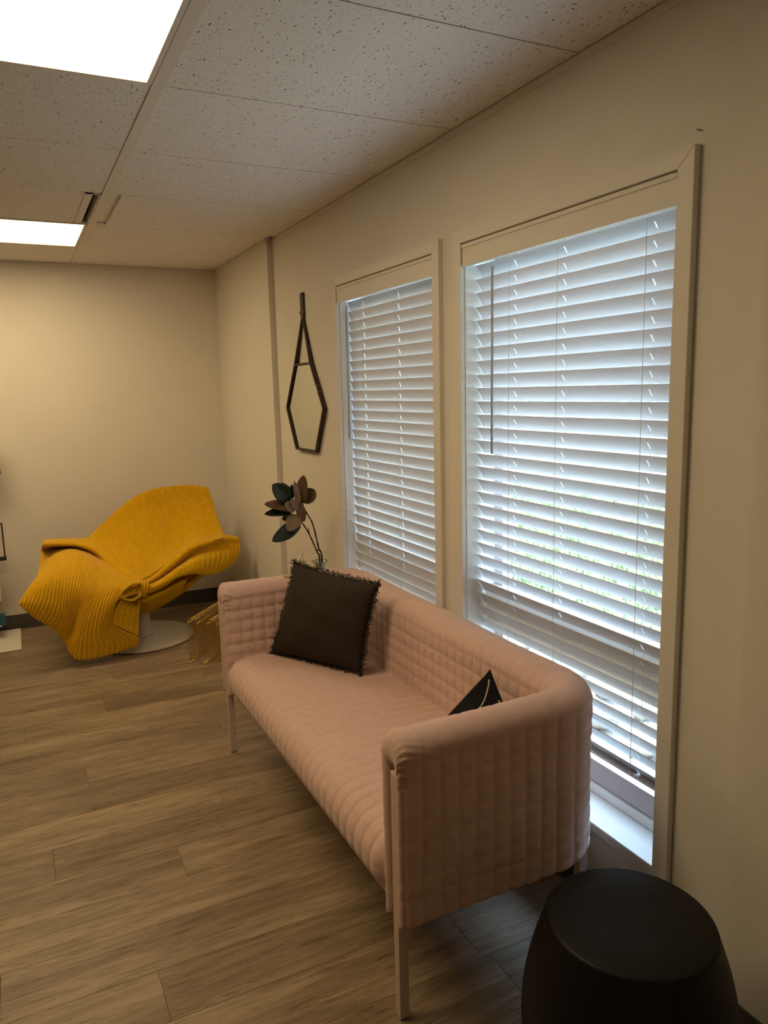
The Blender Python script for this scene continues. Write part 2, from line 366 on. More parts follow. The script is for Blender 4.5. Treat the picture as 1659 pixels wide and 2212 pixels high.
# ------------------------------------------------------------------ windows
CW, CT = .047, .018
def window(n, y0, y1):
    o = empty('window_%d' % n, (W, (y0+y1)/2, ZS)); tag(o, kind='structure')
    c = Vector((W, (y0+y1)/2, ZS)); hy = (y1-y0)/2; h = ZT-ZS
    # mitred casing boards on the room side
    prism_x('casing_board', [(-hy-CW, h+CW-.006), (hy+CW, h+CW-.006), (hy, h), (-hy, h)], -CT, 0, 'trim', o, .0015)
    prism_x('casing_board', [(-hy-CW, -.02), (-hy-CW, h+CW-.006), (-hy, h), (-hy, -.02)], -CT, 0, 'trim', o, .0015)
    prism_x('casing_board', [(hy, -.02), (hy, h), (hy+CW, h+CW-.006), (hy+CW, -.02)], -CT, 0, 'trim', o, .0015)
    # white lined reveal and sill board
    XG = .115
    boxes('reveal_lining', [((0, -hy, .004), (XG, -hy+.004, h)), ((0, hy-.004, .004), (XG, hy, h)), ((0, -hy+.004, h-.004), (XG, hy-.004, h))], 'white_trim', o)
    box('sill_board', (-.012, -hy+.0005, -.004), (XG, hy-.0005, .006), 'white_trim', o, .002)
    box('apron', (-.010, -hy, -.022), (0, hy, -.004), 'trim', o)
    # sash: taupe bottom rail over a white sill bar, transom, stiles
    boxes('sill_bar', [((XG-.014, -hy, .006), (XG+.04, hy, .036))], 'vinyl', o, .003)
    box('bottom_rail', (XG-.006, -hy, .038), (XG+.035, hy, .106), 'frame', o, .002)
    boxes('stile', [((XG, -hy, .1), (XG+.035, -hy+.052, h))], 'frame', o, .002)
    boxes('stile', [((XG, hy-.052, .1), (XG+.035, hy, h))], 'frame', o, .002)
    box('head_rail', (XG, -hy+.052, h-.05), (XG+.035, hy-.052, h), 'frame', o, .002)
    box('transom', (XG-.034, -hy+.004, .395), (XG+.035, hy-.004, .535), 'vinyl', o, .003)
    box('pane', (XG+.014, -hy+.05, .535), (XG+.018, hy-.05, h-.048), 'pane', o)
    box('pane', (XG+.014, -hy+.05, .104), (XG+.018, hy-.05, .397), 'pane', o)
    return o
window(1, *WIN[0]); window(2, *WIN[1])

def slat_mesh(L_, width=.050, tilt=50, slots=()):
    # gently crowned slat with a routed slot at each ladder cord; its room-side edge is the origin
    a = math.radians(tilt); n = 11; us = np.linspace(0, 1, n)
    ys = [-L_/2]
    for c in sorted(slots): ys += [c-.0022, c+.0022]
    ys += [L_/2]; m_ = len(ys)
    solid = np.ones((m_-1, n-1), bool)
    for k in range(len(slots)): solid[1+2*k, 3:7] = False
    V = []; F_ = []
    for s_ in (0, 1):
        for y in ys:
            for t in us:
                u = t*width; cr = .0022*4*t*(1-t)+(.0014 if s_ else -.0014)
                V.append((u*math.cos(a)+cr*math.sin(a), y, -u*math.sin(a)+cr*math.cos(a)))
    o = m_*n; ix = lambda i, j: i*n+j
    for i in range(m_-1):
        for j in range(n-1):
            if not solid[i, j]: continue
            q = (ix(i, j), ix(i, j+1), ix(i+1, j+1), ix(i+1, j)); F_.append(q); F_.append(tuple(o+x for x in q[::-1]))
            for di, dj, e in ((-1, 0, (ix(i, j), ix(i, j+1))), (1, 0, (ix(i+1, j+1), ix(i+1, j))), (0, -1, (ix(i+1, j), ix(i, j))), (0, 1, (ix(i, j+1), ix(i+1, j+1)))):
                a_, b_ = i+di, j+dj
                if 0 <= a_ < m_-1 and 0 <= b_ < n-1 and solid[a_, b_]: continue
                F_.append((e[1], e[0], o+e[0], o+e[1]))
    return pyd('slat', V, F_)
def blind(name, y0, y1, tilt, label, ztop, wand_y, wand_z, last, cords):
    yc = (y0+y1)/2; L_ = y1-y0-.014; x0 = .038
    o = empty(name, (W, yc, ZT)); tag(o, label, 'window blind', 'white slatted window blinds')
    # valance with a small moulding along its top and bottom
    boxes('valance', [((-.012, -L_/2-.004, -.074), (.0, L_/2+.004, -.004)), ((-.015, -L_/2-.004, -.016), (-.012, L_/2+.004, -.004)), ((-.014, -L_/2-.004, -.074), (-.012, L_/2+.004, -.066))], 'trim', o, .001)
    box('headrail', (.02, -L_/2, -.05), (.075, L_/2, -.004), 'slat', o, .002)
    me = slat_mesh(L_, tilt=tilt, slots=[cy-yc-.013 for cy in cords])
    z = ztop; k = 0; zs = []
    while z > last-.001:
        s = link('slat', me, 'slat', o, (x0, 0, z-ZT)); zs.append(z); z -= .044; k += 1
        s.rotation_euler.x = random.uniform(-.0012, .0012)
        for p in me.polygons: p.use_smooth = False
    zb = last-.032
    box('bottom_rail', (x0+.002, -L_/2, zb-ZT-.004), (x0+.050, L_/2, zb-ZT+.006), 'slat', o, .002)
    a = math.radians(tilt); dx = .05*math.cos(a)
    for cy in cords:
        tube('ladder_cord', [(x0-.0016, cy-yc, -.05), (x0-.0016, cy-yc, zb-ZT)], .0009, 'cord', o, 5)
        tube('ladder_cord', [(x0+dx+.002, cy-yc-.004, -.05), (x0+dx+.002, cy-yc-.004, zb-ZT)], .0011, 'cord', o, 5)
    # tilt wand with its hook
    tube('wand', [(.020, wand_y-yc, -.088), (.018, wand_y-yc, wand_z-ZT)], .0042, 'clear_wand', o, 6)
    hk = [(.020+.004*math.sin(t), wand_y-yc+.003*math.cos(t), -.088+.005*t/1.6) for t in np.linspace(0, 6, 18)]
    tube('wand_hook', hk, .0011, 'cord', o, 5)
    return o
blind('window_blind', *WIN[0], 56, 'white slatted blind with half open slats, in the window nearer the black stool', 1.870, 2.030, 1.262, .460, (1.965, 1.735, 1.405))
blind('window_blind', *WIN[1], 73, 'white slatted blind with nearly shut slats, in the window beside the mirror', 1.870, 3.178, 1.255, .460, (3.06, 2.73, 2.43))
# a nail left in the wall above the window
p = at(1514, 281, 0, W)
tag(tube('nail', [(W+.004, p.y, p.z), (W-.012, p.y, p.z)], .0018, 'steel'), 'small nail left in the wall above the big window casing', 'nail')

# ------------------------------------------------------------------ sofa
SX0, SXB = .688, 1.332
YN_, YF_ = 1.405, 2.917
sofa = empty('sofa', ((SX0+SXB)/2, (YN_+YF_)/2, 0)); SC = np.array([(SX0+SXB)/2, (YN_+YF_)/2, 0])
tag(sofa, 'pale pink quilted sofa with square metal legs standing under the windows', 'sofa')
def pillow_line(t, sp, sharp=3.0):
    d = np.abs(((t/sp+.5) % 1)-.5)*2; return 1-(1-np.clip(d, 0, 1))**sharp if False else 1-np.exp(-(d*sp/.0100)**1.1)
def sofa_shell():
    Rr = .125; xb = SXB-.07; ta, tb = .106, .14; cap = .022
    # plan path, sampled
    segs = []
    st = .0058
    x0 = SX0+cap
    def line(a, b):
        n = max(2, int(np.linalg.norm(np.array(b)-np.array(a))/st)); return [(a[0]+(b[0]-a[0])*i/n, a[1]+(b[1]-a[1])*i/n) for i in range(n)]
    def arc(cx, cy, a0, a1):
        n = int(abs(a1-a0)*Rr/st); return [(cx+Rr*math.cos(a0+(a1-a0)*i/n), cy+Rr*math.sin(a0+(a1-a0)*i/n)) for i in range(n)]
    P = line((x0, YN_), (xb-Rr, YN_))+arc(xb-Rr, YN_+Rr, -math.pi/2, 0)+line((xb, YN_+Rr), (xb, YF_-Rr))+arc(xb-Rr, YF_-Rr, 0, math.pi/2)+line((xb-Rr, YF_), (x0, YF_))+[(x0, YF_)]
    P = np.array(P); n = len(P)
    tan = np.gradient(P, axis=0); tan /= np.linalg.norm(tan, axis=1, keepdims=True); nor = np.stack([-tan[:, 1], tan[:, 0]], 1)
    s = np.concatenate([[0], np.cumsum(np.linalg.norm(np.diff(P, axis=0), axis=1))])
    la = xb-Rr-x0; La = la+math.pi/2*Rr
    tot = s[-1]
    def sm(x): x = np.clip(x, 0, 1); return x*x*(3-2*x)
    tt = ta+(tb-ta)*(sm((s-la)/(La-la))*sm((tot-la-s)/(La-la)))
    # end caps: extra stations
    na = 9; th = np.linspace(0, 1, na)[1:]*math.pi/2
    st_pos = [P[0]-tan[0]*cap*math.sin(a) for a in th[::-1]]+list(P)+[P[-1]+tan[-1]*cap*math.sin(a) for a in th]
    st_scl = [math.cos(a) for a in th[::-1]]+[1]*n+[math.cos(a) for a in th]
    st_nor = [nor[0]]*len(th)+list(nor)+[nor[-1]]*len(th); st_t = [tt[0]]*len(th)+list(tt)+[tt[-1]]*len(th)
    st_s = [-cap*math.sin(a) for a in th[::-1]]+list(s)+[tot+cap*math.sin(a) for a in th]
    st_pos, st_scl, st_nor, st_t, st_s = map(np.array, (st_pos, st_scl, st_nor, st_t, st_s))
    zb, zt = .256, .724
    nv = 58; na2 = 30
    G = []
    for pos, sc, nn, t, ss in zip(st_pos, st_scl, st_nor, st_t, st_s):
        h = t/2; zc = zt-h*.95
        zf = np.linspace(zb, zc, nv); an = np.linspace(0, math.pi, na2)[1:-1]
        O = np.concatenate([np.stack([np.full(nv, h), zf], 1), np.stack([h*np.cos(an), zc+(zt-zc)*np.sin(an)], 1), np.stack([np.full(nv, -h), zf[::-1]], 1)])
        nrm = np.concatenate([np.tile([1., 0], (nv, 1)), np.stack([np.cos(an), np.sin(an)], 1), np.tile([-1., 0], (nv, 1))])
        sl = .0145; zsl = .632
        zf2 = np.linspace(zb, zsl, nv)
        S = np.concatenate([np.stack([np.full(nv, sl), zf2], 1), np.stack([sl*np.cos(an), zsl+sl*.7*np.sin(an)], 1), np.stack([np.full(nv, -sl), zf2[::-1]], 1)])
        # quilting: stitched lines every 47 mm along, 48 mm up
        fl_ = np.concatenate([np.ones(nv), np.cos(an)**2*.9+.1*0, np.ones(nv)]); zz = O[:, 1]
        top = sm((zz-.655)/.03)
        qu = pillow_line(np.array(ss+.012), .0475); qv = np.where(zz < .672, pillow_line(zz-.6615, .0465), 1)
        qu = qu+(1-qu)*(.2+.5*top)*np.where(top > 0, 1, 0)
        hq = .0066*np.minimum(1, qu)*qv-.0066
        # gentle large scale bagginess and gathered wrinkles where the cover folds at the arm fronts
        e = min(ss+cap, tot+cap-ss)
        wr_ = np.exp(-max(e, 0)/.030)*np.exp(-((zz-.665)/.05)**2)
        hq = hq+wr_*(.0062*np.sin(O[:, 1]*330+O[:, 0]*210+e*120))
        hq = hq+.0015*np.sin(ss*9+zz*13)
        O = O+nrm*hq[:, None]
        mid = (O+S)/2; hf = (O-S)/2
        # round the bottom hems
        hem = np.clip((mid[:, 1]-zb)/.018, 0, 1); hemf = np.sqrt(1-(1-hem)**2)*.999+.001
        f = (sc*hemf)[:, None]
        A = mid+hf*f; B = mid-hf*f
        Lp = np.concatenate([A, B[::-1]])
        G.append(np.stack([pos[0]+nn[0]*Lp[:, 0], pos[1]+nn[1]*Lp[:, 0], Lp[:, 1]], 1))
    G = np.array(G)-SC
    nu, nl = G.shape[:2]
    F_ = []
    for i in range(nu-1):
        for j in range(nl):
            k = (j+1) % nl; F_.append((i*nl+j, i*nl+k, (i+1)*nl+k, (i+1)*nl+j))
    me = pyd('back_and_arms', G.reshape(-1, 3), F_)
    return link('back_and_arms', me, 'pink', sofa, smooth=True)
sofa_shell()
def sofa_seat():
    # profile in x,z from the back of the seat over the rounded front to the underside
    xb, zt, zb, xf = 1.20, .424, .266, .680
    r_ = .073
    prof = []
    n1 = 60
    for i in range(n1):
        x = xb+(xf+r_-xb)*i/n1; u = (x-xf)/(xb-xf); prof.append((x, zt+.012*math.sin(math.pi*min(1, u))**1-.006*u))
    for i in range(30):
        a = math.pi/2+math.pi*i/29; prof.append((xf+r_+r_*math.cos(a), (zt+zb)/2+(zt-zb)/2*math.sin(a)))
    prof.append((xb, zb))
    prof = np.array(prof); d = np.gradient(prof, axis=0); d /= np.linalg.norm(d, axis=1, keepdims=True); nn = np.stack([d[:, 1], -d[:, 0]], 1); nn = -nn if nn[5, 1] < 0 else nn
    ar = np.concatenate([[0], np.cumsum(np.linalg.norm(np.diff(prof, axis=0), axis=1))])
    ys = np.arange(1.448, 2.876, .0048); G = []
    for y in ys:
        q = pillow_line(np.array(y-.01), .0485); qx = .6+.4*pillow_line(ar-.03, .0485)
        edge = min(y-1.448, 2.872-y); ro = -.03*max(0, 1-edge/.05)**2
        hq = (.0068*q*qx-.0068)+ro+.003*np.sin(y*5.)*np.sin(ar*4)
        hq = np.where(ar > ar[-2]-.001, 0, hq)
        p_ = prof+nn*hq[:, None]
        G.append(np.stack([p_[:, 0], np.full(len(p_), y), p_[:, 1]], 1))
    G = np.array(G)-SC
    me = pyd('seat', G.reshape(-1, 3), grid_faces(*G.shape[:2])); return link('seat', me, 'pink', sofa, smooth=True)
sofa_seat()
LS = .0125
def leg(x, y, zt): box('leg', (x-LS, y-LS, 0.003), (x+LS, y+LS, zt), 'pinkmetal', sofa, .0015, loc=-Vector(SC)); box('foot_pad', (x-LS+.001, y-LS+.001, 0), (x+LS-.001, y+LS-.001, .003), 'blackframe', sofa, loc=-Vector(SC))
for y in (YN_-.003, YF_+.003):
    leg(SX0+.006+LS, y, .628); leg(1.268, y+(.028 if y < 2 else -.028), .30)
boxes('frame_rail', [((SX0+.030, YN_+.008, .258), (SX0+.055, YF_-.008, .281)), ((1.17, YN_+.05, .256), (1.195, YF_-.05, .281))], 'pinkmetal', sofa, .001, loc=-Vector(SC))

# ------------------------------------------------------------------ cushions
def pillow(name, c, thick, m, label, cat, group=None, n=44, sag=.06, crown=1.0):
    """c: four corners BL BR TR TL"""
    c = [np.array(p) for p in c]; o_loc = (c[0]+c[1])/2
    o = empty(name, o_loc); tag(o, label, cat, group)
    U = np.linspace(-1, 1, n)
    G = np.zeros((n, n, 3)); 
    for i, u in enumerate(U):
        for j, v in enumerate(U):
            # edges bow inwards between the corners
            uu = u*(1-sag*(1-v*v)); vv = v*(1-sag*(1-u*u))
            a, b_ = (uu+1)/2, (vv+1)/2
            G[i, j] = (1-a)*(1-b_)*c[0]+a*(1-b_)*c[1]+a*b_*c[2]+(1-a)*b_*c[3]
    nn = np.cross(c[1]-c[0], c[3]-c[0]); nn /= np.linalg.norm(nn)
    uu, vv = np.meshgrid(U, U, indexing='ij')
    p = (np.clip(1-np.abs(uu)**2.2, 0, 1)*np.clip(1-np.abs(vv)**2.2, 0, 1))**.55*thick/2+.003
    wob = .004*np.sin(uu*5+vv*3)*np.sin(vv*7-uu*2)*(1-uu**4)*(1-vv**4)
    A = G+nn*(p+wob)[..., None]; B = G-nn*p[..., None]
    wrap_solid('cover', A-o_loc, B-o_loc, m, o)
    return o, G-o_loc, A-o_loc, nn
bl = at(588, 1410, 2, .440); br = at(778, 1452, 2, .438)
tl = at(637, 1216, 1, 2.755); tr = at(816, 1262, 0, 1.128)
cu, G, A, nn = pillow('cushion', [bl, br, tr, tl], .15, 'charcoal', 'charcoal linen cushion with curly fringed edges leaning in the sofa corner', 'cushion', 'sofa cushions')
# curly fringe along the four edges
V = []; F_ = []
rim = [G[i, 0] for i in range(44)]+[G[-1, j] for j in range(44)]+[G[i, -1] for i in range(43, -1, -1)]+[G[0, j] for j in range(43, -1, -1)]
ctr = G.mean(axis=(0, 1))
rim = np.array(rim)
for q in range(760):
    t = q/760*len(rim); i = int(t) % len(rim); a = rim[i]+(rim[(i+1) % len(rim)]-rim[i])*(t-int(t))
    out = a-ctr; out -= nn*(out@nn); out /= np.linalg.norm(out); sd_ = np.cross(nn, out)
    Ln = random.uniform(.012, .022); pts = []
    ph = random.uniform(0, 6.28); am = random.uniform(.003, .007); tw = random.uniform(-.8, .8); nb = random.uniform(-.6, .6)
    for s in range(6):
        f = s/5; d = out+sd_*tw*f+nn*nb*f
        pts.append(a-out*.002+d*Ln*f+sd_*am*math.sin(ph+f*7)+nn*am*math.cos(ph+f*7))
    v_, f_ = tube_data(pts, .0011, 3); of = len(V); V += v_; F_ += [tuple(x+of for x in f) for f in f_]
tag(link('fringe', pyd('fringe', V, F_), 'fringe', cu), kind='stuff')
# black cushion whose corner shows above the near arm
a_ = at(1059, 1447, 1, 1.645); b_ = at(925, 1600, 2, .452); c_ = Vector((1.160, 1.505, .47)); d_ = Vector((1.00, 1.60, .452))
cu2, G, A, nn = pillow('cushion', [d_, c_, a_, b_], .10, 'blackfab', 'black cushion with thin white branching lines, its corner poking up behind the sofa arm', 'cushion', 'sofa cushions', sag=.03)
base = np.array(cu2.location)
def on_pillow(A, px, py):
    best = None
    for i in range(A.shape[0]):
        for j in range(A.shape[1]):
            for GG in (A,):
                x, y = pix(GG[i, j]+base); d = (x-px)**2+(y-py)**2
                if best is None or d < best[0]: best = (d, i, j)
    return best
def facing(A_):
    return A_
Bk = 2*G-A
def print_line(pxs):
    # choose the face of the pillow that looks towards the room's camera side, then lay the printed line on it
    n1 = np.array(nn); mid = G[22, 22]+base
    S = A if (CAM-mid)@n1 > 0 else Bk
    sg = 1 if S is A else -1
    pts = []
    for px, py in pxs:
        _, i, j = on_pillow(S, px, py); pts.append(S[i, j]+n1*sg*.0010)
    pts = smooth_curve(pts, 6)
    V, F_ = tube_data(pts, .0022, 5)
    link('printed_line', pyd('printed_line', V, F_), 'whiteprint', cu2)
print_line([(1056, 1468), (1053, 1490), (1043, 1517), (1024, 1544), (1010, 1560)])
print_line([(1078, 1514), (1083, 1530), (1088, 1548)])

# ------------------------------------------------------------------ black drum stool
st = empty('drum_stool', (1.003, .985, 0)); tag(st, 'black lacquered drum stool with a flat round top beside the sofa arm', 'stool')
prof = [(0, .003), (.150, .003), (.158, .006)]
for i in range(41):
    t = i/40; z = .008+t*(.418-.008); prof.append((.158+.052*math.sin(math.pi*(.06+t*.90))**.85, z))
prof += [(.1655, .425), (.163, .431)]
lathe('body', prof, 'black', st, 72)
lathe('top', [(.163, .428), (.161, .434), (.156, .437), (.08, .4385), (.0005, .439)], 'black', st, 72)

# ------------------------------------------------------------------ hexagonal strap mirror
mc = 3.662; FX = .024
mi = empty('hanging_mirror', (W, mc, 1.18)); tag(mi, 'hexagonal wall mirror in a brown leather strap frame with a buckle', 'mirror')
hexa = [(-.112, 1.614), (.112, 1.614), (.266, 1.392), (.142, 1.176), (-.142, 1.176), (-.266, 1.392)]     # (y, z) front outline
hexa = [(y, z-1.18) for y, z in hexa]
def band(name, a, b, d0, d1, th, m, parent, xo=0.):
    """leather band running from a to b in the wall plane, standing d0..d1 off the wall"""
    a, b = Vector(a), Vector(b); t = (b-a).normalized(); n = Vector((-t.y, t.x))*th/2
    V = []
    for p_, d in ((a, d0), (b, d1)):
        for s in (1, -1):
            q = p_+n*s; V += [(-xo, q.x, q.y), (-xo-d, q.x, q.y)]
    F_ = [(0, 1, 3, 2), (4, 6, 7, 5), (0, 4, 5, 1), (2, 3, 7, 6), (1, 5, 7, 3), (0, 2, 6, 4)]
    return link(name, pyd(name, V, F_), m, parent)
ctr_ = Vector((0, .21))
for i in range(6):
    band('frame_side', hexa[i], hexa[(i+1) % 6], FX, FX, .010, 'leather', mi)
poly = [(y*.97, z*.97+.006) for y, z in hexa]
prism_x('mirror_glass', poly, -.014, -.010, 'mirror', mi)
prism_x('backing', poly, -.010, -.002, 'leather', mi)
jn = (0., 1.868-1.18)
band('strap', (.004, jn[1]-.02), hexa[1], .012, FX, .011, 'leather', mi)
band('strap', (-.004, jn[1]-.02), hexa[0], .012, FX, .011, 'leather', mi)
for s in (-1, 1):
    pass
box('hanging_loop', (-.012, -.021, jn[1]-.03), (-.002, .021, 1.966-1.18), 'leather', mi, .003)
box('strap_ring', (-.016, -.024, jn[1]-.006), (-.0005, .024, jn[1]+.010), 'leather2', mi, .002)
# buckle on the near side of the frame
pa = Vector(hexa[0]); pb = Vector(hexa[5]); q = pa.lerp(pb, .58); t = (pb-pa).normalized(); no = Vector((-t.y, t.x)); no = no if no.x < 0 else -no
cc = q+no*.0075; V = []
ring = [(-.026, -.018), (-.026, .018), (-.002, .018), (-.002, -.018)]
tube('buckle', [(xx, cc.x+t.x*s, cc.y+t.y*s) for xx, s in ring], .0022, 'steel', mi, 6, True)

# ------------------------------------------------------------------ glass vase with magnolia branch
vb = at(691, 1212, 1, 3.17); vx, vy, lipz = vb.x, vb.y, vb.z
va_ = empty('glass_vase', (vx, vy, 0)); tag(va_, 'clear glass vase with a flared lip behind the sofa arm', 'vase')
pr_ = [(.0005, .004), (.060, .004), (.068, .012), (.074, .10), (.070, .24), (.050, .40), (.030, .52), (.021, lipz-.05), (.020, lipz-.028), (.026, lipz-.012), (.0355, lipz-.002), (.0365, lipz+.001), (.034, lipz+.001), (.024, lipz-.012), (.0175, lipz-.03), (.0185, lipz-.05), (.027, .52), (.047, .40), (.067, .24), (.071, .10), (.064, .016), (.0005, .012)]
lathe('body', pr_, 'vaseglass', va_, 40)
tube('lip', [(.0352*math.cos(a), .0352*math.sin(a), lipz) for a in np.linspace(0, 2*math.pi, 33)[:-1]], .0028, 'vaseglass', va_, 6, True)
kz = 1659/200
def zp(x, y, d=0.): return at(560+x/kz, 1010+y/kz, 1, vy+d)
br_ = empty('magnolia_branch', (vx, vy, .02)); BO = np.array([vx, vy, .02])
tag(br_, 'cut magnolia branch with dark green and velvety brown leaves in the glass vase', 'branch')
def stem(name, pts, r0, r1, sub=6):
    c = smooth_curve(pts, sub); n = len(c); return tube(name, c-BO, [r0+(r1-r0)*i/(n-1)+.0006*math.sin(i*2.1) for i in range(n)], 'bark', br_, 7)
stem('stem', [(vx+.012, vy+.01, .03), (vx+.005, vy, .35), zp(1085, 1690), zp(1040, 1520, .006), zp(890, 1180, .01), zp(760, 970, .0), zp(680, 800, -.01), zp(638, 740, -.015)], .0048, .0022)
stem('stem', [(vx-.012, vy-.01, .03), (vx+.002, vy, .35), zp(1125, 1680, .01), zp(1062, 1430, .02), zp(960, 1020, .03), zp(860, 830, .03), zp(790, 690, .02), zp(758, 575, .015)], .0050, .0022)
stem('twig', [zp(895, 1190, .01), zp(888, 1120, .0), zp(881, 1072, -.004)], .0020, .0012, 3)
stem('twig', [zp(862, 850, .03), zp(820, 800, .02), zp(780, 770, .01)], .0020, .0012, 3)
stem('twig', [zp(1050, 1500, .012), zp(1062, 1450, .018), zp(1064, 1420, .02)], .0024, .0018, 3)
def leaf(base_, tip, wpx, face, cup=.25, roll=0., bend=.0):
    """face: material towards the room; the other side gets its counterpart"""
    b0, t0 = np.array(base_), np.array(tip); ax = t0-b0; L_ = np.linalg.norm(ax); ax /= L_
    wd = 1.2*wpx/kz/FPX*np.linalg.norm(b0-CAM)
    vw = CAM-b0; vw -= ax*(vw@ax); vw /= np.linalg.norm(vw)
    sd_ = np.cross(ax, vw); c_, s_ = math.cos(roll), math.sin(roll); nrm = vw*c_+sd_*s_; sd_ = np.cross(ax, nrm)
    nu, nv = 13, 7; G = np.zeros((nu, nv, 3))
    for i in range(nu):
        t = i/(nu-1); hw = wd/2*(math.sin(math.pi*t**.85)**.6 if 0 < t < 1 else 0)+.0006
        for j in range(nv):
            s = (j/(nv-1))*2-1
            G[i, j] = b0+ax*L_*t+sd_*hw*s+nrm*(cup*hw*abs(s)**1.6+bend*L_*math.sin(math.pi*t)+.002*math.sin(9*t+3*s))
    nn_ = nrm*.0007
    V = np.concatenate([(G+nn_).reshape(-1, 3), (G-nn_).reshape(-1, 3)])-BO; of = nu*nv
    F_ = grid_faces(nu, nv)+grid_faces(nu, nv, of, True); nf = (nu-1)*(nv-1)
    for i in range(nu-1): F_ += [(i*nv, (i+1)*nv, of+(i+1)*nv, of+i*nv), (i*nv+nv-1, of+i*nv+nv-1, of+(i+1)*nv+nv-1, (i+1)*nv+nv-1)]
    me = pyd('leaf', V, F_); other = 'leafbrown' if face == 'leafgreen' else 'leafgreen'
    me.materials.append(M[face]); me.materials.append(M[other])
    o = link('leaf', me, None, br_, smooth=True)
    mid_n = me.polygons[0].normal
    for p in me.polygons:
        p.material_index = 0 if p.index < nf else 1
    return o
for a, b_, wd, m_, cup, roll, bend, d in [
    ((570, 610), (235, 300), 270, 'leafgreen', .35, .2, .0, -.03),
    ((600, 560), (400, 275), 170, 'leafbrown', .3, -.4, .02, .01),
    ((690, 760), (625, 240), 105, 'leaftan', .6, .5, .02, -.035),
    ((740, 660), (795, 135), 185, 'leafbrown', .3, -.2, .03, -.01),
    ((790, 640), (985, 385), 250, 'leafbrown', .5, -.3, -.03, .02),
    ((640, 740), (88, 655), 175, 'leafbrown', .3, .5, .02, -.04),
    ((600, 790), (92, 836), 150, 'leafgreen', .4, .6, -.02, -.03),
    ((690, 850), (520, 1140), 230, 'leaftan', .3, .1, .02, -.05),
    ((745, 970), (232, 1325), 230, 'leafgreen', .25, -.3, -.04, -.025),
    ((715, 640), (800, 975), 140, 'leafbrown', .4, .2, .02, -.045),
    ((680, 760), (565, 560), 120, 'leaftan', .4, .4, .0, -.05),
    ((560, 850), (415, 935), 110, 'leafbrown', .3, -.2, .0, .0),
    ((650, 750), (455, 640), 170, 'leaftan', .3, .2, .01, -.055),
    ((600, 540), (575, 300), 90, 'leafgreen', .4, .7, .0, .02)]:
    pa = zp(a[0], a[1], d*.6); pb = zp(b_[0], b_[1], d)
    leaf(pa, pb, wd, m_, cup, roll, bend)
# cream curved ornament on the far arm, behind the cushion
p0 = at(612, 1246, 2, .722); p1 = at(622, 1236, 1, p0.y); p2 = at(643, 1217, 1, p0.y+.01); p3 = at(659, 1184, 1, p0.y+.012)
cr = smooth_curve([np.array(p0)+np.array([0, 0, .006]), np.array(p0)*.5+np.array(p2)*.5-np.array([-.012, 0, .030]), p2, p3], 8)
n = len(cr); o = tube('crescent_ornament', cr-np.array(p0), [.010*math.sin(math.pi*(.08+.9*i/(n-1)))+.0012 for i in range(n)], 'cream', None, 10, loc=p0)
tag(o, 'small cream crescent-shaped ornament on the sofa arm behind the charcoal cushion', 'ornament')

# ------------------------------------------------------------------ brass wire rack
rk = empty('wire_rack', (.77, 4.05, 0), math.atan2(-.655, .755)); tag(rk, 'brass wire magazine rack of looped rods between the sofa and the yellow chair', 'magazine rack')
# local x = across the loops (profile), local y = along the row of wires
def loop_profile():
    pts = []; z1 = .235; zb = .036; r_ = .0275
    pts += [(-.004, .004), (0, .02), (0, .1), (0, z1)]
    x = 0
    for k in range(2):
        pts += [(x+r_-r_*math.cos(a), z1+r_*math.sin(a)) for a in np.linspace(0, math.pi, 9)[1:]]
        x += 2*r_
        if k < 1:
            pts += [(x, .12), (x, zb)]; pts += [(x+.031-.031*math.cos(a), zb-.031*math.sin(a)) for a in np.linspace(0, math.pi, 9)[1:]]; x += .062
            pts += [(x, .12), (x, z1)]
    pts += [(x, .1), (x, .02), (x+.004, .004)]
    return pts
lp = loop_profile(); V, F_ = tube_data([(x, 0, z) for x, z in lp], .0024, 6); wire_me = pyd('wire', V, F_); wire_me.materials.append(M['gold'])
wire_me.polygons.foreach_set('use_smooth', [True]*len(wire_me.polygons))
NW = 20
for i in range(NW): link('wire', wire_me, None, rk, (0, i*.0225, 0))
for x, z in ((0, .233), (.055, .233), (.117, .233), (.172, .233), (.086, .0072), (-.003, .004), (.175, .004)):
    tube('cross_rod', [(x, -.004, z), (x, (NW-1)*.0225+.004, z)], .0019, 'gold', rk, 6)

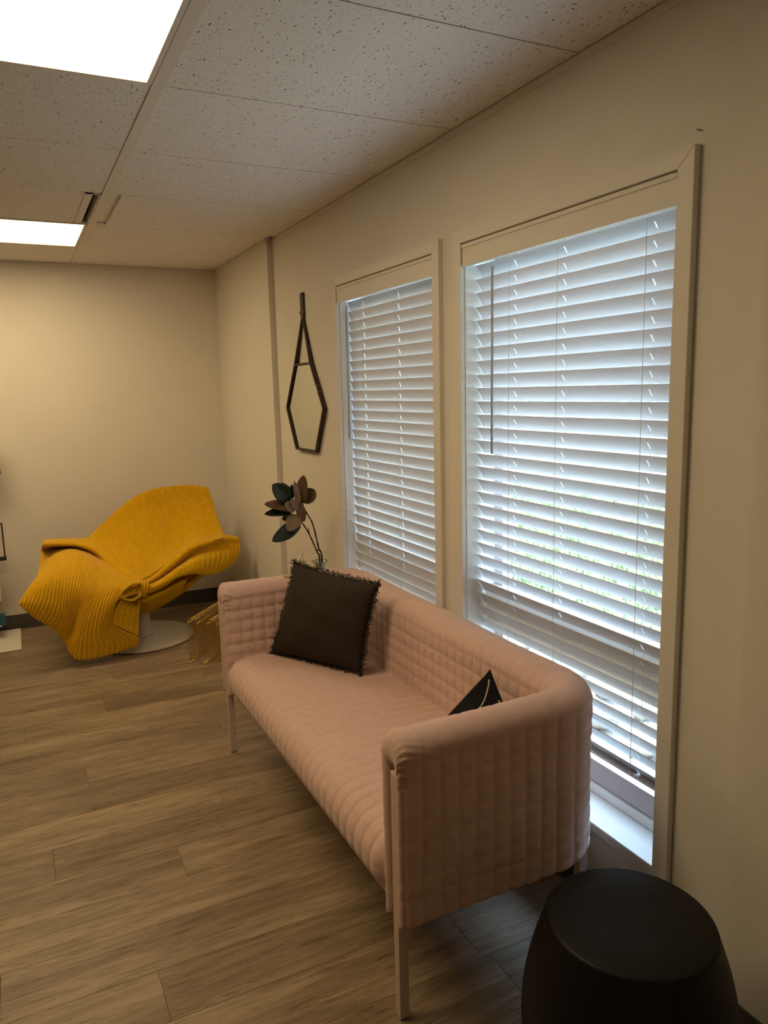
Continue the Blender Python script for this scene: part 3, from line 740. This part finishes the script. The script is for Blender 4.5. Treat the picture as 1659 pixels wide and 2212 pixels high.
# ------------------------------------------------------------------ swivel chair and the yellow throw
cx, cy_ = .613, 4.652
ch = empty('swivel_chair', (cx, cy_, 0)); tag(ch, 'swivel lounge chair with a white round base hidden under a mustard throw', 'chair'); CO = np.array([cx, cy_, 0])
lathe('base_disc', [(.0005, .002), (.298, .002), (.301, .005), (.301, .012), (.297, .016), (.05, .020), (.0005, .020)], 'base_white', ch, 64)
colp = at(316, 1340, 1, cy_-.02)
lathe('column', [(.0005, .018), (.058, .018), (.056, .03), (.047, .05), (.045, .10), (.045, .34), (.0005, .34)], 'base_white', ch, 32)
PYL = []
def patch(rows, ribs, per_u=10, per_v=8, rib_amp=.0052, th=.010, name='drape', phase=0., fade=None):
    """rows: list of rows of (px, py, y). Columns run with the ribs across; rows run down the ribs."""
    C = np.array([[np.array(at(p[0], p[1], 1, p[2])) for p in r] for r in rows])          # rows x cols x 3
    A_ = cr_matrix(C.shape[0], per_v); B_ = cr_matrix(C.shape[1], per_u)
    G = np.einsum('ir,rck,jc->ijk', A_, C, B_)
    G = G.transpose(1, 0, 2)                                                             # along u first
    nn_ = grid_normals(G); s_ = np.sign(((CAM-G)*nn_).sum(2).mean()); nn_ = nn_*s_
    u = np.linspace(0, 1, G.shape[0])[:, None]; v_ = np.linspace(0, 1, G.shape[1])[None]
    amp = rib_amp*(np.ones_like(u*v_) if fade is None else fade(u, v_))
    rib = amp*(np.abs(np.sin(math.pi*(u*ribs+phase)+.35*np.sin(v_*5+u*7)))**.8*2-1)
    rim = np.minimum(np.minimum(u, 1-u)*1.0/(1.0/G.shape[0]*4), 1)*np.minimum(np.minimum(v_, 1-v_)/(1.0/G.shape[1]*3), 1)
    top = G+nn_*(rib+th/2*(.35+.65*rim))[..., None]; bot = G-nn_*(th/2*(.35+.65*rim))[..., None]
    return top, bot
# seat shell under the throw
shell_rows = [[(195, 1165, 4.90), (300, 1080, 4.99), (375, 1062, 5.02), (425, 1068, 4.99), (440, 1095, 4.92)],
              [(200, 1215, 4.86), (300, 1160, 4.92), (370, 1140, 4.95), (425, 1160, 4.92), (455, 1180, 4.80)],
              [(215, 1260, 4.80), (290, 1240, 4.82), (345, 1225, 4.84), (415, 1215, 4.80), (455, 1222, 4.70)],
              [(235, 1285, 4.66), (290, 1285, 4.68), (330, 1280, 4.68), (375, 1265, 4.66), (425, 1243, 4.60)],
              [(245, 1300, 4.58), (285, 1312, 4.58), (310, 1314, 4.57), (350, 1298, 4.56), (395, 1268, 4.55)],
              [(225, 1290, 4.48), (270, 1295, 4.46), (305, 1290, 4.45), (345, 1275, 4.47), (398, 1246, 4.50)]]
C = np.array([[np.array(at(p[0], p[1], 1, p[2])) for p in r] for r in shell_rows]); A_ = cr_matrix(6, 8); B_ = cr_matrix(5, 8)
G = np.einsum('ir,rck,jc->ijk', A_, C, B_).transpose(1, 0, 2); nn_ = grid_normals(G); s_ = np.sign(((CAM-G)*nn_).sum(2).mean()); nn_ *= s_
wrap_solid('seat_shell', G-CO, G-nn_*.03-CO, 'yshell', ch)
th_ = empty('throw_blanket', (.25, 4.33, .03)); TO = np.array([.25, 4.33, .03])
tag(th_, 'mustard yellow ribbed knit throw draped over the swivel chair down to the floor', 'blanket')
def drape(name, rows, ribs, **k):
    a, b_ = patch(rows, ribs, **k); return wrap_solid(name, a-TO, b_-TO, 'yellow', th_)
# back part, ribs fanning up from the gathered crease
drape('back_drape', [
    [(186, 1166, 4.86), (232, 1121, 4.92), (280, 1080, 4.96), (325, 1058, 4.98), (370, 1050, 4.99), (412, 1048, 4.96), (450, 1053, 4.92)],
    [(205, 1180, 4.80), (250, 1148, 4.86), (296, 1117, 4.90), (337, 1100, 4.92), (377, 1093, 4.92), (422, 1088, 4.89), (462, 1092, 4.83)],
    [(235, 1202, 4.70), (270, 1181, 4.76), (307, 1162, 4.79), (343, 1150, 4.80), (381, 1143, 4.80), (428, 1130, 4.77), (476, 1133, 4.71)],
    [(270, 1228, 4.59), (291, 1214, 4.64), (316, 1203, 4.67), (346, 1192, 4.68), (380, 1180, 4.68), (428, 1163, 4.66), (484, 1157, 4.62)],
    [(306, 1256, 4.48), (312, 1252, 4.50), (320, 1248, 4.51), (332, 1240, 4.51), (352, 1224, 4.52), (402, 1184, 4.54), (480, 1163, 4.55)]],
    46, per_u=48, per_v=10, fade=lambda u, v: np.clip(1.15-v, 0, 1)*1.0)
# right wing: rolls over the arm, out to a rounded tip and back to the knot
drape('wing_drape', [
    [(306, 1256, 4.47), (335, 1240, 4.50), (372, 1206, 4.52), (411, 1176, 4.55), (450, 1163, 4.58), (484, 1156, 4.64), (508, 1160, 4.66)],
    [(308, 1262, 4.45), (338, 1247, 4.47), (376, 1217, 4.49), (414, 1187, 4.51), (454, 1172, 4.54), (492, 1163, 4.60), (518, 1165, 4.63)],
    [(310, 1267, 4.46), (342, 1252, 4.50), (382, 1224, 4.53), (420, 1196, 4.55), (460, 1182, 4.57), (496, 1174, 4.60), (520, 1174, 4.62)],
    [(312, 1272, 4.43), (350, 1254, 4.44), (388, 1228, 4.45), (424, 1210, 4.47), (462, 1202, 4.51), (496, 1195, 4.56), (519, 1186, 4.60)],
    [(314, 1278, 4.42), (352, 1260, 4.42), (388, 1240, 4.43), (424, 1227, 4.44), (458, 1222, 4.48), (490, 1214, 4.53), (512, 1204, 4.58)],
    [(316, 1284, 4.43), (354, 1268, 4.43), (384, 1248, 4.43), (420, 1240, 4.44), (452, 1242, 4.47), (480, 1234, 4.51), (503, 1217, 4.56)]],
    20, per_u=24, per_v=8, rib_amp=.0035, fade=lambda u, v: .25+np.clip(u*1.3-.3, 0, 1))
# seat and front fall
drape('front_drape', [
    [(93, 1167, 4.82), (130, 1164, 4.89), (165, 1163, 4.90), (194, 1164, 4.86), (224, 1187, 4.76), (262, 1218, 4.63), (304, 1252, 4.49)],
    [(93, 1177, 4.70), (130, 1176, 4.76), (165, 1177, 4.78), (198, 1186, 4.75), (229, 1206, 4.69), (264, 1233, 4.57), (305, 1257, 4.46)],
    [(89, 1188, 4.86), (124, 1183, 4.90), (162, 1184, 4.89), (198, 1196, 4.81), (230, 1220, 4.66), (264, 1243, 4.54), (304, 1260, 4.45)],
    [(85, 1222, 4.74), (114, 1204, 4.70), (152, 1194, 4.68), (194, 1209, 4.63), (228, 1232, 4.57), (264, 1251, 4.48), (303, 1265, 4.42)],
    [(80, 1246, 4.58), (110, 1232, 4.52), (148, 1230, 4.50), (186, 1243, 4.48), (220, 1257, 4.45), (258, 1266, 4.40), (298, 1272, 4.38)],
    [(62, 1270, 4.44), (102, 1258, 4.40), (142, 1266, 4.39), (178, 1278, 4.385), (205, 1284, 4.36), (242, 1284, 4.345), (282, 1284, 4.35)],
    [(44, 1294, 4.36), (92, 1296, 4.345), (136, 1312, 4.35), (165, 1325, 4.36), (188, 1325, 4.315), (232, 1312, 4.30), (252, 1298, 4.32)],
    [(41, 1300, 4.34), (82, 1316, 4.335), (128, 1342, 4.345), (158, 1360, 4.36), (176, 1374, 4.295), (222, 1362, 4.285), (243, 1346, 4.305)],
    [(40, 1303, 4.336), (78, 1326, 4.335), (120, 1350, 4.347), (148, 1374, 4.36), (170, 1402, 4.291), (236, 1392, 4.285), (298, 1377, 4.318)],
    [(39, 1305, 4.335), (74, 1335, 4.335), (112, 1356, 4.35), (138, 1384, 4.36), (166, 1424, 4.29), (234, 1415, 4.285), (298, 1394, 4.32)]],
    36, per_u=44, per_v=9, rib_amp=.0075, fade=lambda u, v: np.clip((v-.25)*2.2, .12, 1))
# curled fold where the throw is bunched at the front, and the turned-back hem below it
def ribbon(name, pxs, y, depth, ribs, lift=0.):
    c = smooth_curve([np.array(at(a, b_, 1, y+dy)) for a, b_, dy in pxs], 8); n = len(c)
    dv = np.array([.08, 1., .10]); dv /= np.linalg.norm(dv)
    K = 7; G = np.stack([c+dv*depth*k/(K-1)+np.array([0, 0, -.012])*(k/(K-1))**2 for k in range(K)], 1)
    nn_ = grid_normals(G); u = np.linspace(0, 1, n)[:, None]
    rb = .0016*np.sin(np.arange(K)*1.9)[None]+0*u
    return wrap_solid(name, G+nn_*(.0055+rb)[..., None]-TO, G-nn_*.0055-TO, 'yellow', th_)
ribbon('curled_fold', [(304, 1262, .03), (288, 1262, .01), (272, 1272, 0), (262, 1284, 0), (268, 1294, 0), (284, 1298, 0), (300, 1290, 0), (303, 1284, .01), (296, 1282, .02), (280, 1286, .02), (262, 1292, .01), (247, 1296, .0), (241, 1308, -.005), (243, 1324, -.005), (240, 1344, -.004), (254, 1352, .0), (276, 1362, .01), (298, 1374, .02)], 4.315, .07, 3)
drape('inner_fold', [
    [(262, 1292, 4.345), (275, 1300, 4.37), (290, 1303, 4.39), (303, 1296, 4.40)],
    [(246, 1318, 4.335), (266, 1320, 4.36), (287, 1322, 4.37), (302, 1318, 4.385)],
    [(242, 1344, 4.325), (262, 1346, 4.345), (284, 1352, 4.36), (300, 1352, 4.375)],
    [(245, 1352, 4.322), (263, 1362, 4.33), (281, 1372, 4.335), (299, 1383, 4.345)]], 5, per_u=14, per_v=8)
drape('knot', [
    [(300, 1252, 4.43), (306, 1253, 4.42), (314, 1254, 4.42), (322, 1256, 4.44)],
    [(297, 1264, 4.40), (305, 1266, 4.385), (313, 1266, 4.39), (322, 1264, 4.41)],
    [(298, 1276, 4.39), (305, 1279, 4.375), (312, 1279, 4.38), (320, 1274, 4.40)],
    [(303, 1285, 4.40), (307, 1288, 4.39), (311, 1287, 4.39), (316, 1284, 4.41)]], 4, per_u=10, per_v=8)

# ------------------------------------------------------------------ display stand at the frame's left edge
ds = empty('display_stand', (-.33, 5.02, 0)); tag(ds, 'white metal display stand on a flat base plate against the back wall', 'display stand'); DO = Vector((-.33, 5.02, 0))
def dbox(n, a, b_, m, bev=.002): return box(n, Vector(a)-DO, Vector(b_)-DO, m, ds, bev)
dbox('base_plate', (-.60, 4.785, 0), (-.066, 5.235, .010), 'white', .004)
dbox('post', (-.37, 5.14, .010), (-.33, 5.18, 1.30), 'white')
dbox('tray', (-.52, 4.99, .262), (-.150, 5.14, .272), 'white'); dbox('tray_front', (-.52, 4.98, .262), (-.146, 4.99, .44), 'white', .006)
dbox('low_shelf', (-.52, 5.05, .086), (-.165, 5.15, .094), 'white')
dbox('ledge', (-.52, 5.045, .500), (-.100, 5.14, .512), 'blackframe'); dbox('ledge', (-.52, 5.10, 1.028), (-.082, 5.14, 1.038), 'blackframe', .001)
def framed(name, x1, y, z0, w_, h_, lean, lab):
    o = empty(name, (x1-w_/2, y, z0)); o.rotation_euler.x = -lean; tag(o, lab, 'framed print', 'framed prints on the display stand')
    box('print', (-w_/2+.008, .001, .008), (w_/2-.008, .006, h_-.008), 'paper', o)
    boxes('frame', [((-w_/2, -.004, 0), (-w_/2+.008, .010, h_)), ((w_/2-.008, -.004, 0), (w_/2, .010, h_)), ((-w_/2+.008, -.004, 0), (w_/2-.008, .010, .008)), ((-w_/2+.008, -.004, h_-.008), (w_/2-.008, .010, h_))], 'blackframe', o, .001)
framed('framed_print', -.104, 5.075, .512, .30, .215, .12, 'thin black framed print resting on the lower dark ledge of the display stand')
framed('framed_print', -.084, 5.115, 1.038, .30, .26, .03, 'thin black framed print on the top dark ledge of the display stand')
tag(box('card_box', (-.30, 5.055, .094), (-.142, 5.145, .150), 'teal', None, .002), 'small teal card box on the low shelf of the display stand', 'box')

# ------------------------------------------------------------------ outside
GZ = -.14
tag(box('lawn', (W+WT+1.9, -6, GZ-.1), (8.2, 34, GZ), 'grass'), 'green and straw coloured lawn outside the windows', 'lawn', kind='structure')
tag(box('gravel_bed', (W+WT, -6, GZ-.1), (W+WT+1.9, 34, GZ-.01), 'soil'), 'bed of soil and gravel under the windows', 'gravel bed', kind='structure')
tag(box('paving', (8.2, -6, GZ-.1), (24, 34, GZ+.01), 'paving'), 'pale paved strip beyond the lawn', 'paving', kind='structure')
V = []; F_ = []
for i in range(9000):
    x = W+WT+1.93+rng.random()**1.5*4.6; y = .5+rng.random()*11; a = rng.random()*6.28; h_ = .03+rng.random()*.06; wv = .004+.002*x
    dx, dy = math.cos(a)*wv, math.sin(a)*wv; lx, ly = rng.normal(0, .02, 2); k = len(V)
    V += [(x-dx, y-dy, GZ), (x+dx, y+dy, GZ), (x+lx, y+ly, GZ+h_)]; F_.append((k, k+1, k+2))
tag(link('grass_blades', pyd('grass_blades', V, F_), 'blade'), 'tufts of green and straw coloured grass on the lawn', 'grass', kind='stuff')
def rock(x, y, s, i):
    bm = bmesh.new(); bmesh.ops.create_icosphere(bm, subdivisions=2, radius=1)
    ph = random.uniform(0, 9)
    for v_ in bm.verts:
        c_ = v_.co; k = 1+.16*math.sin(c_.x*3+ph)+.14*math.sin(c_.y*4-ph)+.1*math.sin(c_.z*5+2*ph)
        v_.co = Vector((c_.x*s*k*1.25, c_.y*s*k, c_.z*s*k*.62))
    zmin = min(v_.co.z for v_ in bm.verts)
    for v_ in bm.verts: v_.co.z -= zmin
    o = link('rock', bm_mesh('rock', bm), 'rock', None, (x, y, GZ-.014), smooth=True); o.rotation_euler.z = random.uniform(0, 6)
    tag(o, 'rounded tan rock in the gravel bed outside the window', 'rock', 'rocks under the windows')
i = 0
for y in np.arange(1.5, 4.6, .27):
    for xx in (.32, .60, .88, 1.16, 1.46):
        rock(W+WT+xx+random.uniform(-.03, .03), y+random.uniform(-.03, .03), random.uniform(.075, .100), i); i += 1
# pale single-storey house across the lawn
hs_ = empty('house', (11.5, 14, GZ+.01)); tag(hs_, 'pale single-storey house with white framed windows across the lawn', 'house')
hx0, hx1, hy0, hy1 = -1.6, 4, -12, 18
box('wall', (hx0, hy0, 0), (hx1, hy1, 3.1), 'siding', hs_)
box('fascia', (hx0-.35, hy0-.3, 3.05), (hx0-.30, hy1+.3, 3.3), 'fascia', hs_)
link('roof', pyd('roof', [(hx0-.4, hy0-.3, 3.1), (hx0-.4, hy1+.3, 3.1), (hx1+.4, hy1+.3, 3.1), (hx1+.4, hy0-.3, 3.1), ((hx0+hx1)/2, hy0-.3, 4.7), ((hx0+hx1)/2, hy1+.3, 4.7)], [(0, 4, 5, 1), (3, 2, 5, 4), (0, 3, 4), (1, 5, 2), (0, 1, 2, 3)]), 'roofing', hs_)
y = hy0+1.0; i = 0
while y < hy1-1.5:
    boxes('window_frame', [((hx0-.04, y, .9), (hx0, y+.06, 2.2)), ((hx0-.04, y+1.34, .9), (hx0, y+1.4, 2.2)), ((hx0-.04, y+.06, .9), (hx0, y+1.34, .98)), ((hx0-.04, y+.06, 2.12), (hx0, y+1.34, 2.2)), ((hx0-.04, y+.67, .98), (hx0, y+.73, 2.12))], 'fascia', hs_)
    box('window_pane', (hx0-.012, y+.06, .98), (hx0-.002, y+1.34, 2.12), 'houseglass', hs_)
    box('porch_post', (hx0-.33, y+2.0, 0), (hx0-.21, y+2.12, 3.06), 'fascia', hs_)
    y += 2.9
for k in range(16):
    box('clapboard', (hx0-.018, hy0, .02+k*.19), (hx0, hy1, .02+k*.19+.17), 'siding', hs_) if False else None
